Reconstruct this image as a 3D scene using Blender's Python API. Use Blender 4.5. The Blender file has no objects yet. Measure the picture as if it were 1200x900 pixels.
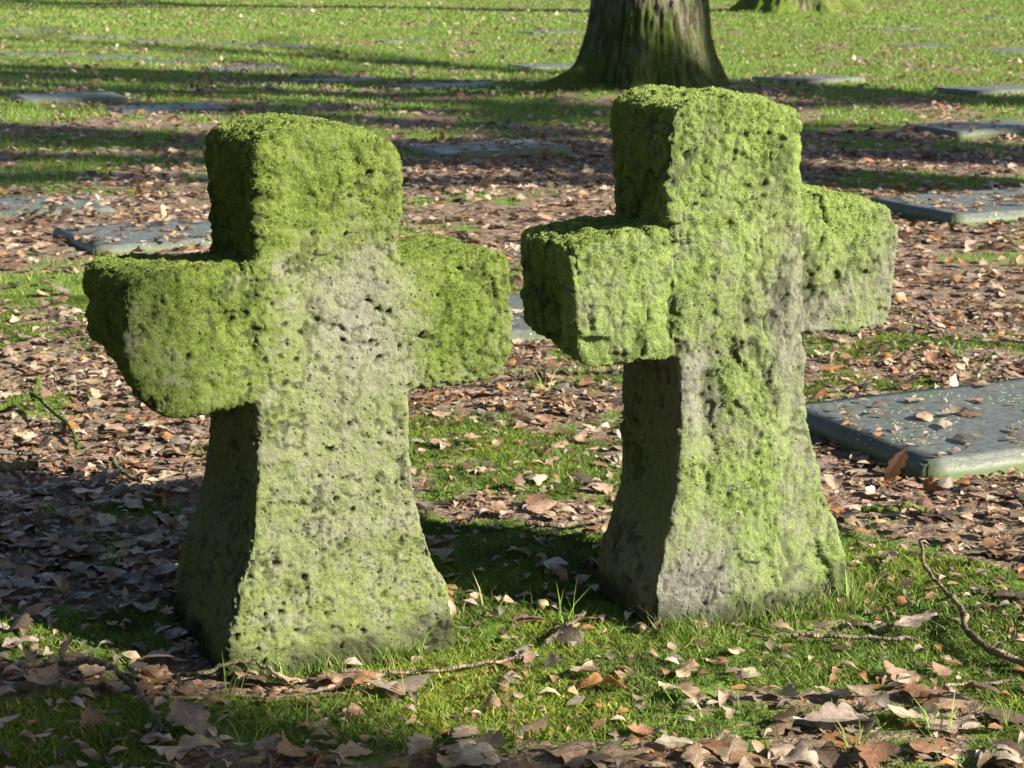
import bpy, bmesh, math, random
import numpy as np
from mathutils import Vector, Matrix

SC = bpy.context.scene
COL = SC.collection
rng = np.random.default_rng(7)
random.seed(7)
R_ = math.radians

# ------------------------------------------------------------------ noise
def _hash(ix, iy, iz, seed):
    h = (ix.astype(np.int64) * 374761393 + iy.astype(np.int64) * 668265263 + iz.astype(np.int64) * 2147483647 + seed * 974634777) & 0xffffffff
    h = ((h ^ (h >> 13)) * 1274126177) & 0xffffffff
    h = ((h ^ (h >> 16)) * 2246822519) & 0xffffffff
    return (h ^ (h >> 15)) & 0xffffffff

def vnoise(P, seed=0):
    """value noise in about -1..1"""
    P = np.asarray(P, dtype=np.float64)
    i = np.floor(P).astype(np.int64); f = P - i
    u = f * f * f * (f * (f * 6 - 15) + 10)
    out = np.zeros(len(P))
    for dx in (0, 1):
        wx = u[:, 0] if dx else 1 - u[:, 0]
        for dy in (0, 1):
            wy = u[:, 1] if dy else 1 - u[:, 1]
            for dz in (0, 1):
                wz = u[:, 2] if dz else 1 - u[:, 2]
                h = _hash(i[:, 0] + dx, i[:, 1] + dy, i[:, 2] + dz, seed) / 2147483648.0 - 1
                out += wx * wy * wz * h
    return out

def fbm(P, octs=4, seed=0, gain=.5):
    out = 0; a = 1; s = 0; Q = np.asarray(P, dtype=np.float64)
    for o in range(octs):
        out = out + a * vnoise(Q + 17.3 * o, seed + o); s += a; a *= gain; Q = Q * 2.03
    return out / s

def fbm2(x, y, f, octs=4, seed=0, gain=.5):
    x = np.atleast_1d(x); y = np.atleast_1d(y)
    return fbm(np.stack([x * f, y * f, np.full(len(x), .37 + seed)], 1), octs, seed, gain)

def worley(P, seed=0, keep=1.0):
    """distance to the nearest kept cell point, with that point's random number"""
    P = np.asarray(P, dtype=np.float64); c = np.floor(P).astype(np.int64)
    best = np.full(len(P), 9.0); rid = np.zeros(len(P))
    for dx in (-1, 0, 1):
        for dy in (-1, 0, 1):
            for dz in (-1, 0, 1):
                ix, iy, iz = c[:, 0] + dx, c[:, 1] + dy, c[:, 2] + dz
                q = np.stack([ix + _hash(ix, iy, iz, seed) / 4294967296.0,
                              iy + _hash(ix, iy, iz, seed + 1) / 4294967296.0,
                              iz + _hash(ix, iy, iz, seed + 2) / 4294967296.0], 1)
                r = _hash(ix, iy, iz, seed + 3) / 4294967296.0
                d = np.sqrt(((P - q) ** 2).sum(1))
                m = (d < best) & (r < keep)
                best = np.where(m, d, best); rid = np.where(m, r, rid)
    return best, rid

def chips(P, seed, amt):
    """flat chipped facets: every cell of a 3-D Voronoi pattern gets a plane of its own tilt"""
    P = np.asarray(P, dtype=np.float64); c = np.floor(P).astype(np.int64)
    best = np.full(len(P), 9.0); out = np.zeros(len(P))
    for dx in (-1, 0, 1):
        for dy in (-1, 0, 1):
            for dz in (-1, 0, 1):
                k = (c[:, 0] + dx, c[:, 1] + dy, c[:, 2] + dz)
                h = [_hash(*k, seed + q) / 4294967296.0 for q in range(7)]
                r = P - np.stack([k[0] + h[0], k[1] + h[1], k[2] + h[2]], 1)
                d = (r ** 2).sum(1); m = d < best
                val = r[:, 0] * (h[3] - .5) + r[:, 1] * (h[4] - .5) + r[:, 2] * (h[5] - .5) + .5 * (h[6] - .5)
                best = np.where(m, d, best); out = np.where(m, val, out)
    return out * amt

def sstep(a, b, x):
    t = np.clip((x - a) / (b - a), 0, 1); return t * t * (3 - 2 * t)

# ------------------------------------------------------------------ object helpers
def tag(o, label=None, cat=None, group=None, kind=None):
    if label: o['label'] = label
    if cat: o['category'] = cat
    if group: o['group'] = group
    if kind: o['kind'] = kind
    return o

def link(o, parent=None):
    COL.objects.link(o)
    if parent: o.parent = parent
    return o

def empty(name, loc, rz=0):
    o = bpy.data.objects.new(name, None); o.location = loc; o.rotation_euler = (0, 0, rz)
    o.empty_display_size = .1
    return link(o)

def np_mesh(name, V, F, mat=None, smooth=True, col=None, attrs=None, k=None):
    """V (n,3); F (m,k) one polygon size, or a list of arrays"""
    me = bpy.data.meshes.new(name)
    Fs = F if isinstance(F, list) else [F]
    Fs = [np.asarray(f, dtype=np.int32) for f in Fs if len(f)]
    me.vertices.add(len(V)); me.vertices.foreach_set('co', np.asarray(V, dtype=np.float32).ravel())
    loops = np.concatenate([f.ravel() for f in Fs])
    tot = np.concatenate([np.full(len(f), f.shape[1], dtype=np.int32) for f in Fs])
    st = np.concatenate([[0], np.cumsum(tot)[:-1]]).astype(np.int32)
    me.loops.add(len(loops)); me.loops.foreach_set('vertex_index', loops)
    me.polygons.add(len(tot)); me.polygons.foreach_set('loop_start', st)
    me.update(calc_edges=True)
    me.validate()
    if smooth: me.polygons.foreach_set('use_smooth', np.ones(len(me.polygons), dtype=bool))
    if col is not None:
        a = me.attributes.new('col', 'FLOAT_COLOR', 'POINT')
        c = np.ones((len(V), 4), dtype=np.float32); c[:, :3] = col
        a.data.foreach_set('color', c.ravel())
    for nm, v in (attrs or {}).items():
        a = me.attributes.new(nm, 'FLOAT', 'POINT'); a.data.foreach_set('value', np.asarray(v, dtype=np.float32))
    if mat: me.materials.append(mat)
    return me

def obj(name, me, parent=None):
    return link(bpy.data.objects.new(name, me), parent)

# ------------------------------------------------------------------ materials
def new_mat(name):
    m = bpy.data.materials.new(name); m.use_nodes = True
    nt = m.node_tree; nt.nodes.clear()
    out = nt.nodes.new('ShaderNodeOutputMaterial'); b = nt.nodes.new('ShaderNodeBsdfPrincipled')
    nt.links.new(b.outputs[0], out.inputs[0])
    return m, nt, b, out

class NT:
    def __init__(s, nt): s.nt = nt
    def n(s, t, **kw):
        x = s.nt.nodes.new(t)
        for k, v in kw.items(): setattr(x, k, v)
        return x
    def l(s, a, b): s.nt.links.new(a, b)
    def noise(s, scale, detail=4, rough=.6, vec=None, dist=0):
        x = s.n('ShaderNodeTexNoise'); x.inputs['Scale'].default_value = scale; x.inputs['Detail'].default_value = detail
        x.inputs['Roughness'].default_value = rough; x.inputs['Distortion'].default_value = dist
        if vec is not None: s.l(vec, x.inputs['Vector'])
        return x.outputs['Fac']
    def vor(s, scale, vec=None, feature='F1'):
        x = s.n('ShaderNodeTexVoronoi', feature=feature); x.inputs['Scale'].default_value = scale
        if vec is not None: s.l(vec, x.inputs['Vector'])
        return x
    def ramp(s, fac, stops):
        x = s.n('ShaderNodeValToRGB'); e = x.color_ramp.elements
        while len(e) > 1: e.remove(e[-1])
        e[0].position = stops[0][0]; e[0].color = (*stops[0][1], 1)
        for p, c in stops[1:]:
            q = e.new(p); q.color = (*c, 1)
        s.l(fac, x.inputs[0]); return x.outputs['Color']
    def mr(s, fac, a, b, c=0., d=1.):
        x = s.n('ShaderNodeMapRange'); x.inputs['From Min'].default_value = a; x.inputs['From Max'].default_value = b
        x.inputs['To Min'].default_value = c; x.inputs['To Max'].default_value = d; s.l(fac, x.inputs[0]); return x.outputs[0]
    def math(s, op, a, b=None):
        x = s.n('ShaderNodeMath', operation=op)
        for i, v in enumerate((a, b)):
            if v is None: continue
            if isinstance(v, (int, float)): x.inputs[i].default_value = v
            else: s.l(v, x.inputs[i])
        return x.outputs[0]
    def mix(s, fac, a, b, mode='MIX'):
        x = s.n('ShaderNodeMix', data_type='RGBA', blend_type=mode)
        for i, v in ((0, fac), (6, a), (7, b)):
            if isinstance(v, (int, float)): x.inputs[i].default_value = v
            elif isinstance(v, tuple): x.inputs[i].default_value = (*v, 1)
            else: s.l(v, x.inputs[i])
        return x.outputs[2]
    def attr(s, name, out='Fac'):
        x = s.n('ShaderNodeAttribute', attribute_name=name); return x.outputs[out]
    def bump(s, h, strength, dist, normal=None):
        x = s.n('ShaderNodeBump'); x.inputs['Strength'].default_value = strength; x.inputs['Distance'].default_value = dist
        s.l(h, x.inputs['Height'])
        if normal is not None: s.l(normal, x.inputs['Normal'])
        return x.outputs[0]
    def pos(s): return s.n('ShaderNodeNewGeometry').outputs['Position']
    def obj(s): return s.n('ShaderNodeTexCoord').outputs['Object']

def stone_material(name, stone_a, stone_b, algae, moss_a, moss_b, moss_c, PITS=.5):
    m, nt, b, out = new_mat(name); T = NT(nt); P = T.obj()
    n1 = T.noise(9, 5, .65, P); n2 = T.noise(60, 5, .7, P); n3 = T.noise(260, 3, .6, P); n4 = T.noise(22, 6, .7, P); n5 = T.noise(130, 4, .7, P)
    st = T.mix(T.mr(n2, .3, .7), stone_a, stone_b)
    st = T.mix(T.mr(n3, .55, .72), st, (.30, .295, .26))
    st = T.mix(T.mr(n5, .56, .70, 0, .75), st, (.06, .058, .046))
    # thin green algae film
    af = T.math('MULTIPLY', T.attr('algae'), T.mr(n4, .22, .55))
    c = T.mix(af, st, T.mix(T.mr(n5, .35, .65), algae, tuple(x * .68 for x in algae)))
    # moss cushions
    mm = T.math('ADD', T.attr('moss'), T.math('MULTIPLY', T.math('SUBTRACT', n2, .5), 2.2))
    mm = T.math('ADD', mm, T.math('MULTIPLY', T.math('SUBTRACT', n4, .5), 1.8))
    mm = T.math('ADD', mm, T.math('MULTIPLY', T.math('SUBTRACT', n3, .5), 1.2))
    mf = T.mr(mm, .15, .95)
    mc = T.mix(T.mr(n1, .35, .65), moss_a, moss_b)
    mc = T.mix(T.mr(n4, .52, .70), mc, tuple(x * .62 for x in moss_a))
    mc = T.mix(T.mr(n3, .5, .75), mc, moss_c)
    mc = T.mix(T.mr(n5, .57, .70, 0, .6), mc, tuple(x * .4 for x in moss_a))
    c = T.mix(mf, c, mc)
    lich = T.math('MULTIPLY', T.mr(T.vor(38, P).outputs['Distance'], .16, .10), T.mr(T.noise(14, 2, .5, P), .6, .68))
    c = T.mix(T.math('MULTIPLY', lich, .7), c, (.34, .38, .28))
    # pits and cracks are coloured darker; the finest vesicles are only a millimetre or three across
    vv = T.n('ShaderNodeTexVoronoi', feature='F1'); vv.inputs['Scale'].default_value = 105; T.l(T.mix(.02, P, T.n('ShaderNodeTexNoise').outputs['Color']), vv.inputs['Vector'])
    sc = T.n('ShaderNodeSeparateColor'); T.l(vv.outputs['Color'], sc.inputs[0])
    fp = T.math('MULTIPLY', T.mr(T.math('DIVIDE', vv.outputs['Distance'], T.mr(sc.outputs[0], 0, 1, .10, .34)), 1, .6), T.mr(sc.outputs[1], PITS, PITS - .05))
    c = T.mix(T.math('MULTIPLY', fp, .7), c, (.04, .042, .026))
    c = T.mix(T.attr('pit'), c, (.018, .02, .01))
    T.l(c, b.inputs['Base Color'])
    b.inputs['Roughness'].default_value = .95
    b.inputs['Specular IOR Level'].default_value = .15
    h = T.math('ADD', T.math('MULTIPLY', T.noise(38, 10, .8, P), 1.3), T.math('MULTIPLY', n5, 1.1))
    h = T.math('ADD', h, T.math('MULTIPLY', T.noise(310, 5, .75, P), .7))
    h = T.math('SUBTRACT', h, T.math('MULTIPLY', fp, .9))
    T.l(T.bump(h, .85, .006), b.inputs['Normal'])
    return m

def leaf_material(name, trans=.22, rough=.42, spec=.5):
    m, nt, b, out = new_mat(name); T = NT(nt)
    c = T.attr('col', 'Color'); P = T.pos()
    n = T.noise(70, 4, .65, P); n2 = T.noise(300, 3, .6, P)
    c = T.mix(T.mr(n, .35, .68, 0, .6), c, (.05, .028, .015))
    c = T.mix(T.mr(n2, .5, .8, 0, .3), c, (.5, .36, .24))
    T.l(c, b.inputs['Base Color']); b.inputs['Roughness'].default_value = rough
    b.inputs['Specular IOR Level'].default_value = spec
    T.l(T.bump(T.math('ADD', n, n2), .4, .003), b.inputs['Normal'])
    t = T.n('ShaderNodeBsdfTranslucent'); T.l(c, t.inputs[0])
    mx = T.n('ShaderNodeMixShader'); mx.inputs[0].default_value = trans
    T.l(b.outputs[0], mx.inputs[1]); T.l(t.outputs[0], mx.inputs[2]); T.l(mx.outputs[0], out.inputs[0])
    return m

def grass_material(name, trans=.35):
    m, nt, b, out = new_mat(name); T = NT(nt)
    c = T.attr('col', 'Color')
    T.l(c, b.inputs['Base Color']); b.inputs['Roughness'].default_value = .55
    b.inputs['Specular IOR Level'].default_value = .25
    t = T.n('ShaderNodeBsdfTranslucent'); T.l(c, t.inputs[0])
    mx = T.n('ShaderNodeMixShader'); mx.inputs[0].default_value = trans
    T.l(b.outputs[0], mx.inputs[1]); T.l(t.outputs[0], mx.inputs[2]); T.l(mx.outputs[0], out.inputs[0])
    return m

def ground_material():
    m, nt, b, out = new_mat('ground_soil_and_turf'); T = NT(nt); P = T.pos()
    n1 = T.noise(14, 6, .7, P); n2 = T.noise(90, 4, .7, P)
    soil = T.ramp(n1, [(.3, (.05, .034, .024)), (.55, (.13, .088, .062)), (.75, (.22, .155, .115))])
    spk = T.vor(28, P)
    lf = T.ramp(T.n('ShaderNodeSeparateColor').outputs[0], [(0, (0, 0, 0)), (1, (1, 1, 1))]) if False else None
    leafc = T.mix(T.mr(T.noise(30, 3, .6, P), .4, .65), (.20, .14, .10), (.42, .30, .22))
    soil = T.mix(T.mr(n2, .42, .62), soil, leafc)
    grass = T.ramp(T.noise(40, 5, .75, P), [(.25, (.055, .095, .014)), (.5, (.11, .18, .024)), (.75, (.17, .25, .042))])
    g = T.math('ADD', T.attr('grass'), T.math('MULTIPLY', T.math('SUBTRACT', n1, .5), .8))
    c = T.mix(T.mr(g, .4, .62), soil, grass)
    T.l(c, b.inputs['Base Color']); b.inputs['Roughness'].default_value = .9; b.inputs['Specular IOR Level'].default_value = .2
    T.l(T.bump(T.math('ADD', n1, n2), .8, .02), b.inputs['Normal'])
    return m

def bark_material(name, bark_a, bark_b, moss):
    m, nt, b, out = new_mat(name); T = NT(nt); P = T.obj()
    mp = T.n('ShaderNodeMapping'); mp.inputs['Scale'].default_value = (1, 1, .26); T.l(P, mp.inputs['Vector'])
    v = T.noise(24, 5, .68, mp.outputs[0]); n2 = T.noise(60, 4, .7, P); n3 = T.noise(7, 5, .65, P)
    c = T.mix(T.mr(v, .42, .58), bark_a, bark_b)
    g = T.math('ADD', T.attr('moss'), T.math('MULTIPLY', T.math('SUBTRACT', n3, .5), 1.6))
    g = T.math('ADD', g, T.math('MULTIPLY', T.math('SUBTRACT', n2, .5), .9))
    mc = T.mix(T.mr(n2, .35, .65), moss, tuple(x * .5 for x in moss))
    c = T.mix(T.mr(g, .2, .9), c, mc)
    T.l(c, b.inputs['Base Color']); b.inputs['Roughness'].default_value = .9; b.inputs['Specular IOR Level'].default_value = .2
    T.l(T.bump(T.math('ADD', v, T.math('MULTIPLY', n2, .4)), 1, .05), b.inputs['Normal'])
    return m

def slab_material():
    m, nt, b, out = new_mat('wet_slab_stone'); T = NT(nt); P = T.obj()
    n1 = T.noise(5, 6, .7, P); n2 = T.noise(45, 5, .7, P)
    c = T.mix(T.mr(n2, .35, .65), (.055, .062, .058), (.115, .122, .112))
    c = T.mix(T.mr(T.noise(11, 5, .7, P), .56, .7), c, (.06, .09, .03))
    v = T.vor(75, P); sp = T.math('MULTIPLY', T.mr(v.outputs['Distance'], .28, .16), T.mr(T.noise(12, 3, .6, P), .5, .58))
    c = T.mix(T.math('MULTIPLY', sp, .8), c, (.5, .56, .48))  # pale specks paint wet sky glints into the slab colour
    side = T.mr(T.math('ABSOLUTE', T.n('ShaderNodeSeparateXYZ').outputs[2]), 0, 1) if False else None
    geo = T.n('ShaderNodeNewGeometry'); sx = T.n('ShaderNodeSeparateXYZ'); T.l(geo.outputs['Normal'], sx.inputs[0])
    sd = T.mr(sx.outputs[2], .75, .4)
    c = T.mix(T.math('MULTIPLY', sd, T.mr(n1, .3, .6, .6, 1)), c, (.08, .11, .035))
    T.l(c, b.inputs['Base Color'])
    T.l(T.math('MAXIMUM', T.mr(n1, .3, .7, .3, .7), T.math('MULTIPLY', sd, .95)), b.inputs['Roughness'])
    b.inputs['Specular IOR Level'].default_value = .38
    T.l(T.bump(T.math('ADD', n2, T.math('MULTIPLY', sp, .6)), .35, .006), b.inputs['Normal'])
    return m

M = {}
M['stone_left'] = stone_material('mossy_lava_stone', (.145, .142, .12), (.27, .262, .215), (.20, .24, .080), (.088, .128, .022), (.145, .19, .038), (.22, .27, .065), .42)
M['stone_right'] = stone_material('mossy_rough_stone', (.125, .12, .10), (.235, .228, .19), (.20, .235, .095), (.14, .20, .042), (.19, .255, .066), (.28, .34, .135), .32)
M['leaf'] = leaf_material('dry_leaf')
M['grass'] = grass_material('grass_blade')
M['moss'] = grass_material('moss_frond', .25)
M['ground'] = ground_material()
M['bark'] = bark_material('oak_bark_mossy_foot', (.05, .044, .031), (.19, .165, .12), (.085, .125, .018))
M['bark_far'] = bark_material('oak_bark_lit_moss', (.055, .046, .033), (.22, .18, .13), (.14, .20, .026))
M['slab'] = slab_material()
M['twig'] = bark_material('twig_bark', (.10, .075, .055), (.30, .23, .165), (.10, .16, .02))

# ------------------------------------------------------------------ camera, sun, sky
cam = bpy.data.cameras.new('camera'); co = link(bpy.data.objects.new('camera', cam)); SC.camera = co
cam.sensor_width = 36; cam.lens = 2333 / 1200 * 36
CAM_H = 1.075
co.location = (0, 0, CAM_H); co.rotation_euler = (math.pi / 2 - math.atan(510 / 2333), 0, 0)
cam.clip_start = .05; cam.clip_end = 2000
cam.dof.use_dof = True; cam.dof.focus_distance = 3.05; cam.dof.aperture_fstop = 18

SUN_AZ, SUN_EL = R_(64), R_(28)     # azimuth measured from behind the camera towards the right
sd = Vector((math.sin(SUN_AZ) * math.cos(SUN_EL), -math.cos(SUN_AZ) * math.cos(SUN_EL), math.sin(SUN_EL)))
sl = bpy.data.lights.new('sun', 'SUN'); sl.energy = 5.0; sl.angle = R_(.55); sl.color = (1, .93, .80)
so = link(bpy.data.objects.new('sun', sl)); so.rotation_euler = (-sd).to_track_quat('-Z', 'Y').to_euler(); so.location = (8, -3, 12)
w = bpy.data.worlds.new('World'); SC.world = w; w.use_nodes = True
nt = w.node_tree; bg = nt.nodes['Background']; sky = nt.nodes.new('ShaderNodeTexSky'); sky.sky_type = 'NISHITA'
sky.sun_disc = False; sky.sun_elevation = SUN_EL; sky.sun_rotation = math.pi - SUN_AZ
nt.links.new(sky.outputs[0], bg.inputs[0]); bg.inputs[1].default_value = .05
SC.view_settings.view_transform = 'Standard'; SC.view_settings.look = 'None'; SC.view_settings.gamma = 1
SC.view_settings.exposure = 1.72

# ------------------------------------------------------------------ slabs: centre x, y, yaw deg, width, depth, top height, label
SLABS = [(1.177, 4.416, 23, 0.95, 0.58, 0.05, 'dark grey flat slab with pale specks and wet leaves, nearest to the right cross'),
         (2.047, 8.312, 23, 0.9, 0.62, 0.055, 'thick mossy edged slab level with the right arm of the right cross'),
         (2.841, 11.996, 23, 0.8, 0.55, 0.04, 'low blue grey slab, second behind the thick mossy slab at right'),
         (3.672, 15.295, 23, 0.75, 0.55, 0.04, 'thin dark slab at the right edge of the photo, in sunlit grass'),
         (2.419, 16.419, 23, 0.75, 0.55, 0.04, 'small dark slab just right of the near oak trunk'),
         (-0.128, 10.731, 23, 0.75, 0.55, 0.035, 'wide blue grey slab lying between the heads of the two crosses'),
         (-2.113, 8.321, 23, 0.78, 0.55, 0.022, 'pale slab at the left edge among sunlit orange leaves'),
         (-1.241, 7.484, 27, 0.85, 0.6, 0.026, 'slab half hidden behind the left arm of the left cross'),
         (-3.222, 14.569, 23, 0.75, 0.55, 0.04, 'raised dark edged slab at the left edge of the photo'),
         (-2.377, 13.785, 23, 0.75, 0.55, 0.02, 'sunken slab half overgrown, just beyond the left cross head'),
         (0.226, 5.769, 10, 0.75, 0.55, 0.04, 'slab glimpsed through the narrow gap between the two crosses'),
         (-6.294, 26.606, 23, 0.75, 0.55, 0.01, 'far left slab, first of the back row'),
         (-5.186, 25.043, 23, 0.75, 0.55, 0.01, 'second slab of the far left back row'),
         (-4.081, 23.651, 23, 0.75, 0.55, 0.01, 'third slab of the far left back row'),
         (-3.193, 23.012, 23, 0.75, 0.55, 0.01, 'fourth slab of the far left back row'),
         (-4.919, 20.933, 23, 0.75, 0.55, 0.01, 'sunken slab on the left, first of the middle row'),
         (-4.084, 20.429, 23, 0.75, 0.55, 0.01, 'second slab of the left middle row, grass over its edge'),
         (-3.312, 19.793, 23, 0.75, 0.55, 0.01, 'third slab of the left middle row'),
         (-2.431, 18.497, 23, 0.75, 0.55, 0.01, 'dark slab beyond the head of the left cross, upper one'),
         (-1.47, 16.895, 23, 0.75, 0.55, 0.01, 'dark slab behind the left cross head, ringed with leaves'),
         (-0.474, 15.937, 23, 0.75, 0.55, 0.01, 'faint slab in shaded grass between left cross and oak'),
         (-2.582, 22.604, 23, 0.75, 0.55, 0.01, 'small slab far behind the left cross in bright grass'),
         (0.501, 26.332, 23, 0.75, 0.55, 0.01, 'far pale slab just left of the oak trunk'),
         (0.385, 18.91, 23, 0.75, 0.55, 0.01, 'dark slab close beside the left root of the oak'),
         (4.672, 23.012, 23, 0.75, 0.55, 0.01, 'far slab in the sunlit grass right of the second oak'),
         (5.36, 21.462, 23, 0.75, 0.55, 0.01, 'low slab at far right edge, in leaf patches'),
         (7.767, 32.309, 23, 0.75, 0.55, 0.01, 'farthest slab at the top right corner'),
         (5.216, 27.761, 23, 0.75, 0.55, 0.01, 'grey slab in the shade right of the second oak'),
         (-1.324, 24.098, 23, 0.75, 0.55, 0.01, 'far slab lost in the bright grass at top centre')]

def slab_local(x, y, s):
    cx, cy, a = s[0], s[1], R_(s[2]); dx, dy = x - cx, y - cy
    return dx * math.cos(a) + dy * math.sin(a), -dx * math.sin(a) + dy * math.cos(a)

# ------------------------------------------------------------------ ground
PATCH = [(-0.332, 2.701, 0.307, 0.105, 0.8), (0.0, 2.821, 0.192, 0.128, 1), (-0.014, 3.1, 0.126, 0.135, 1), (-0.66, 3.05, 0.137, 0.132, 1), (-0.665, 2.653, 0.109, 0.095, 0.6), (0.403, 2.97, 0.295, 0.141, 0.9), (0.712, 3.269, 0.161, 0.235, 1), (0.703, 2.875, 0.117, 0.132, 0.5), (0.031, 3.44, 0.184, 0.175, 0.8), (-0.076, 4.296, 0.171, 0.141, 1), (0.088, 3.97, 0.123, 0.107, 0.6), (-0.784, 3.747, 0.167, 0.067, 0.8), (-0.164, 3.675, 0.066, 0.081, 0.4), (0.662, 3.44, 0.061, 0.103, 0.6), (-1.121, 4.723, 0.187, 0.15, 0.6), (-0.755, 4.918, 0.129, 0.141, 0.4), (1.196, 5.478, 0.287, 0.15, 0.4), (0.917, 5.24, 0.16, 0.137, 0.3), (-1.129, 6.503, 0.339, 0.277, 0.5), (-1.486, 6.335, 0.221, 0.231, 0.3), (0.116, 2.525, 0.485, 0.041, -0.55), (0.501, 2.615, 0.311, 0.043, -0.35), (-0.402, 2.591, 0.106, 0.067, -0.6), (-0.769, 3.365, 0.196, 0.129, -1), (-0.852, 4.003, 0.266, 0.165, -0.8), (-0.76, 3.546, 0.222, 0.077, -0.7), (-0.337, 2.857, 0.078, 0.051, -0.5), (0.333, 2.821, 0.115, 0.036, -0.6), (0.859, 4.038, 0.286, 0.244, -1), (0.0, 3.747, 0.217, 0.085, -0.8), (0.0, 4.723, 0.332, 0.188, -0.7), (0.098, 4.458, 0.197, 0.084, -0.2), (0.912, 3.519, 0.094, 0.134, -0.5), (0.682, 3.839, 0.103, 0.139, -0.6), (0.531, 2.785, 0.203, 0.042, -0.4), (-0.478, 7.382, 1.275, 0.667, -0.3), (0.169, 9.872, 1.058, 1.386, -0.4), (1.375, 7.065, 0.612, 0.612, -0.4), (-2.069, 10.276, 0.705, 0.675, 0.7), (1.91, 9.681, 0.374, 0.375, 0.4), (0.226, 13.241, 0.451, 0.973, 0.5), (2.063, 10.714, 0.917, 1.012, -0.5), (-1.572, 8.107, 0.524, 0.586, -0.5), (1.074, 6.174, 0.536, 0.393, -0.4)]
TUFTS = [(-0.036, 3.2), (-0.739, 3.44), (-0.713, 3.39), (-0.012, 2.621), (0.518, 3.2), (0.583, 3.246), (0.457, 3.125), (0.385, 3.169), (-0.433, 2.803), (-0.357, 2.606), (0.116, 2.546), (0.089, 4.003), (0.225, 3.125), (0.085, 3.134), (0.701, 2.653), (0.468, 2.561), (0.272, 2.591), (1.21, 5.021), (1.192, 5.24), (0.085, 4.819), (0.95, 5.297), (1.125, 5.605), (-1.182, 4.631), (-1.061, 4.458), (-0.786, 3.519), (-0.218, 2.653), (-0.142, 2.591), (0.598, 2.621)]
CROSSES = [dict(P=(-0.433, 2.868), yaw=26.0, t=.235, b=(-.0, .375)), dict(P=(0.237, 3.1), yaw=22.0, t=.22, b=(-.01, .385))]
TREES = [(1.03, 15.132, 0.42), (4.816, 33.893, 0.62)]

def grass_cover(x, y):
    """share of green ground cover at a place: 1 turf and moss, 0 bare leaf litter"""
    x = np.asarray(x, float); y = np.asarray(y, float)
    n = fbm2(x, y, 1.7, 4, 11) * 1.1 + fbm2(x, y, 7, 3, 12) * .55
    far = sstep(6.5, 19, y)
    base = (-.09 + .40 * far) * np.where(y > 0, 1, 1)
    near = 1 - sstep(5.0, 6.5, y)
    v = base + .35 * fbm2(x, y, 4, 3, 14) * (1 - near) + n * (1 - .2 * near) + near * .5 * fbm2(x, y, 15, 2, 13)
    for cx, cy, rx, ry, k in PATCH:
        q = ((x - cx) / rx) ** 2 + ((y - cy) / ry) ** 2
        v = v + k * np.exp(-q * 1.1) * .95
    return np.clip(.5 + v * .9, 0, 1)

def ground_z(x, y):
    x = np.asarray(x, float); y = np.asarray(y, float)
    z = fbm2(x, y, .5, 3, 21) * .025 * sstep(3.5, 8, y) + fbm2(x, y, 2.2, 3, 22) * .014 + fbm2(x, y, 9, 3, 23) * .006
    for c in CROSSES:      # a little earth and moss banked against each stone
        px, py = c['P']; a = R_(c['yaw']); mx = px + math.cos(a) * .19 - math.sin(a) * -.0; my = py + math.sin(a) * .19
        z = z * (1 - .8 * np.exp(-((x - mx) ** 2 + (y - my) ** 2) / .15)) - .027 * np.exp(-((x - mx) ** 2 + (y - my) ** 2) / .15) 
    for tx, ty, tr in TREES:
        d = np.hypot(x - tx, y - ty); z = z + .10 * np.exp(-(d / (tr * 2.6)) ** 2)
    return z

def axis_lines(fine0, fine1, step, lo, hi, growth):
    v = list(np.arange(fine0, fine1, step))
    s = step
    while v[-1] < hi: s *= growth; v.append(v[-1] + s)
    s = step; a = [v[0]]
    while a[-1] > lo: s *= growth; a.append(a[-1] - s)
    return np.array(a[:0:-1] + v)
gx = axis_lines(-1.7, 1.7, .016, -420, 420, 1.06); gy = axis_lines(2.2, 5.6, .016, -420, 600, 1.05)
GX, GY = np.meshgrid(gx, gy); X, Y = GX.ravel(), GY.ravel()
gr = grass_cover(X, Y)
Z = ground_z(X, Y) + .008 * gr * fbm2(X, Y, 26, 2, 31) + .006 * fbm2(X, Y, 40, 2, 32)
Z = np.where(np.hypot(X, Y - 10) > 60, 0, Z)
nx, ny = len(gx), len(gy)
I = np.arange(nx * ny).reshape(ny, nx)
F = np.stack([I[:-1, :-1], I[:-1, 1:], I[1:, 1:], I[1:, :-1]], -1).reshape(-1, 4)
g = obj('ground', np_mesh('ground', np.stack([X, Y, Z], 1), F, M['ground'], attrs={'grass': gr}))
tag(g, kind='structure')

# ------------------------------------------------------------------ the two crosses
def prism(bm, outline, y0, y1):
    f = [bm.verts.new((s, y0, z)) for s, z in outline]; k = [bm.verts.new((s, y1, z)) for s, z in outline]
    n = len(outline)
    bm.faces.new(f); bm.faces.new(k[::-1])
    for i in range(n): bm.faces.new((f[i], k[i], k[(i + 1) % n], f[(i + 1) % n]))

def rounded(o, r):
    out = []; n = len(o)
    for i in range(n):
        p, q, w_ = np.array(o[i - 1]), np.array(o[i]), np.array(o[(i + 1) % n])
        a, b = p - q, w_ - q; la, lb = np.linalg.norm(a), np.linalg.norm(b)
        if np.dot(a, b) / (la * lb) < -.93: out.append(tuple(q)); continue
        ra = q + a / la * min(r, la * .48); rb = q + b / lb * min(r, lb * .48)
        for t in (0, .25, .5, .75, 1): out.append(tuple(ra * (1 - t) ** 2 + q * 2 * t * (1 - t) + rb * t * t))
    return out

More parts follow.
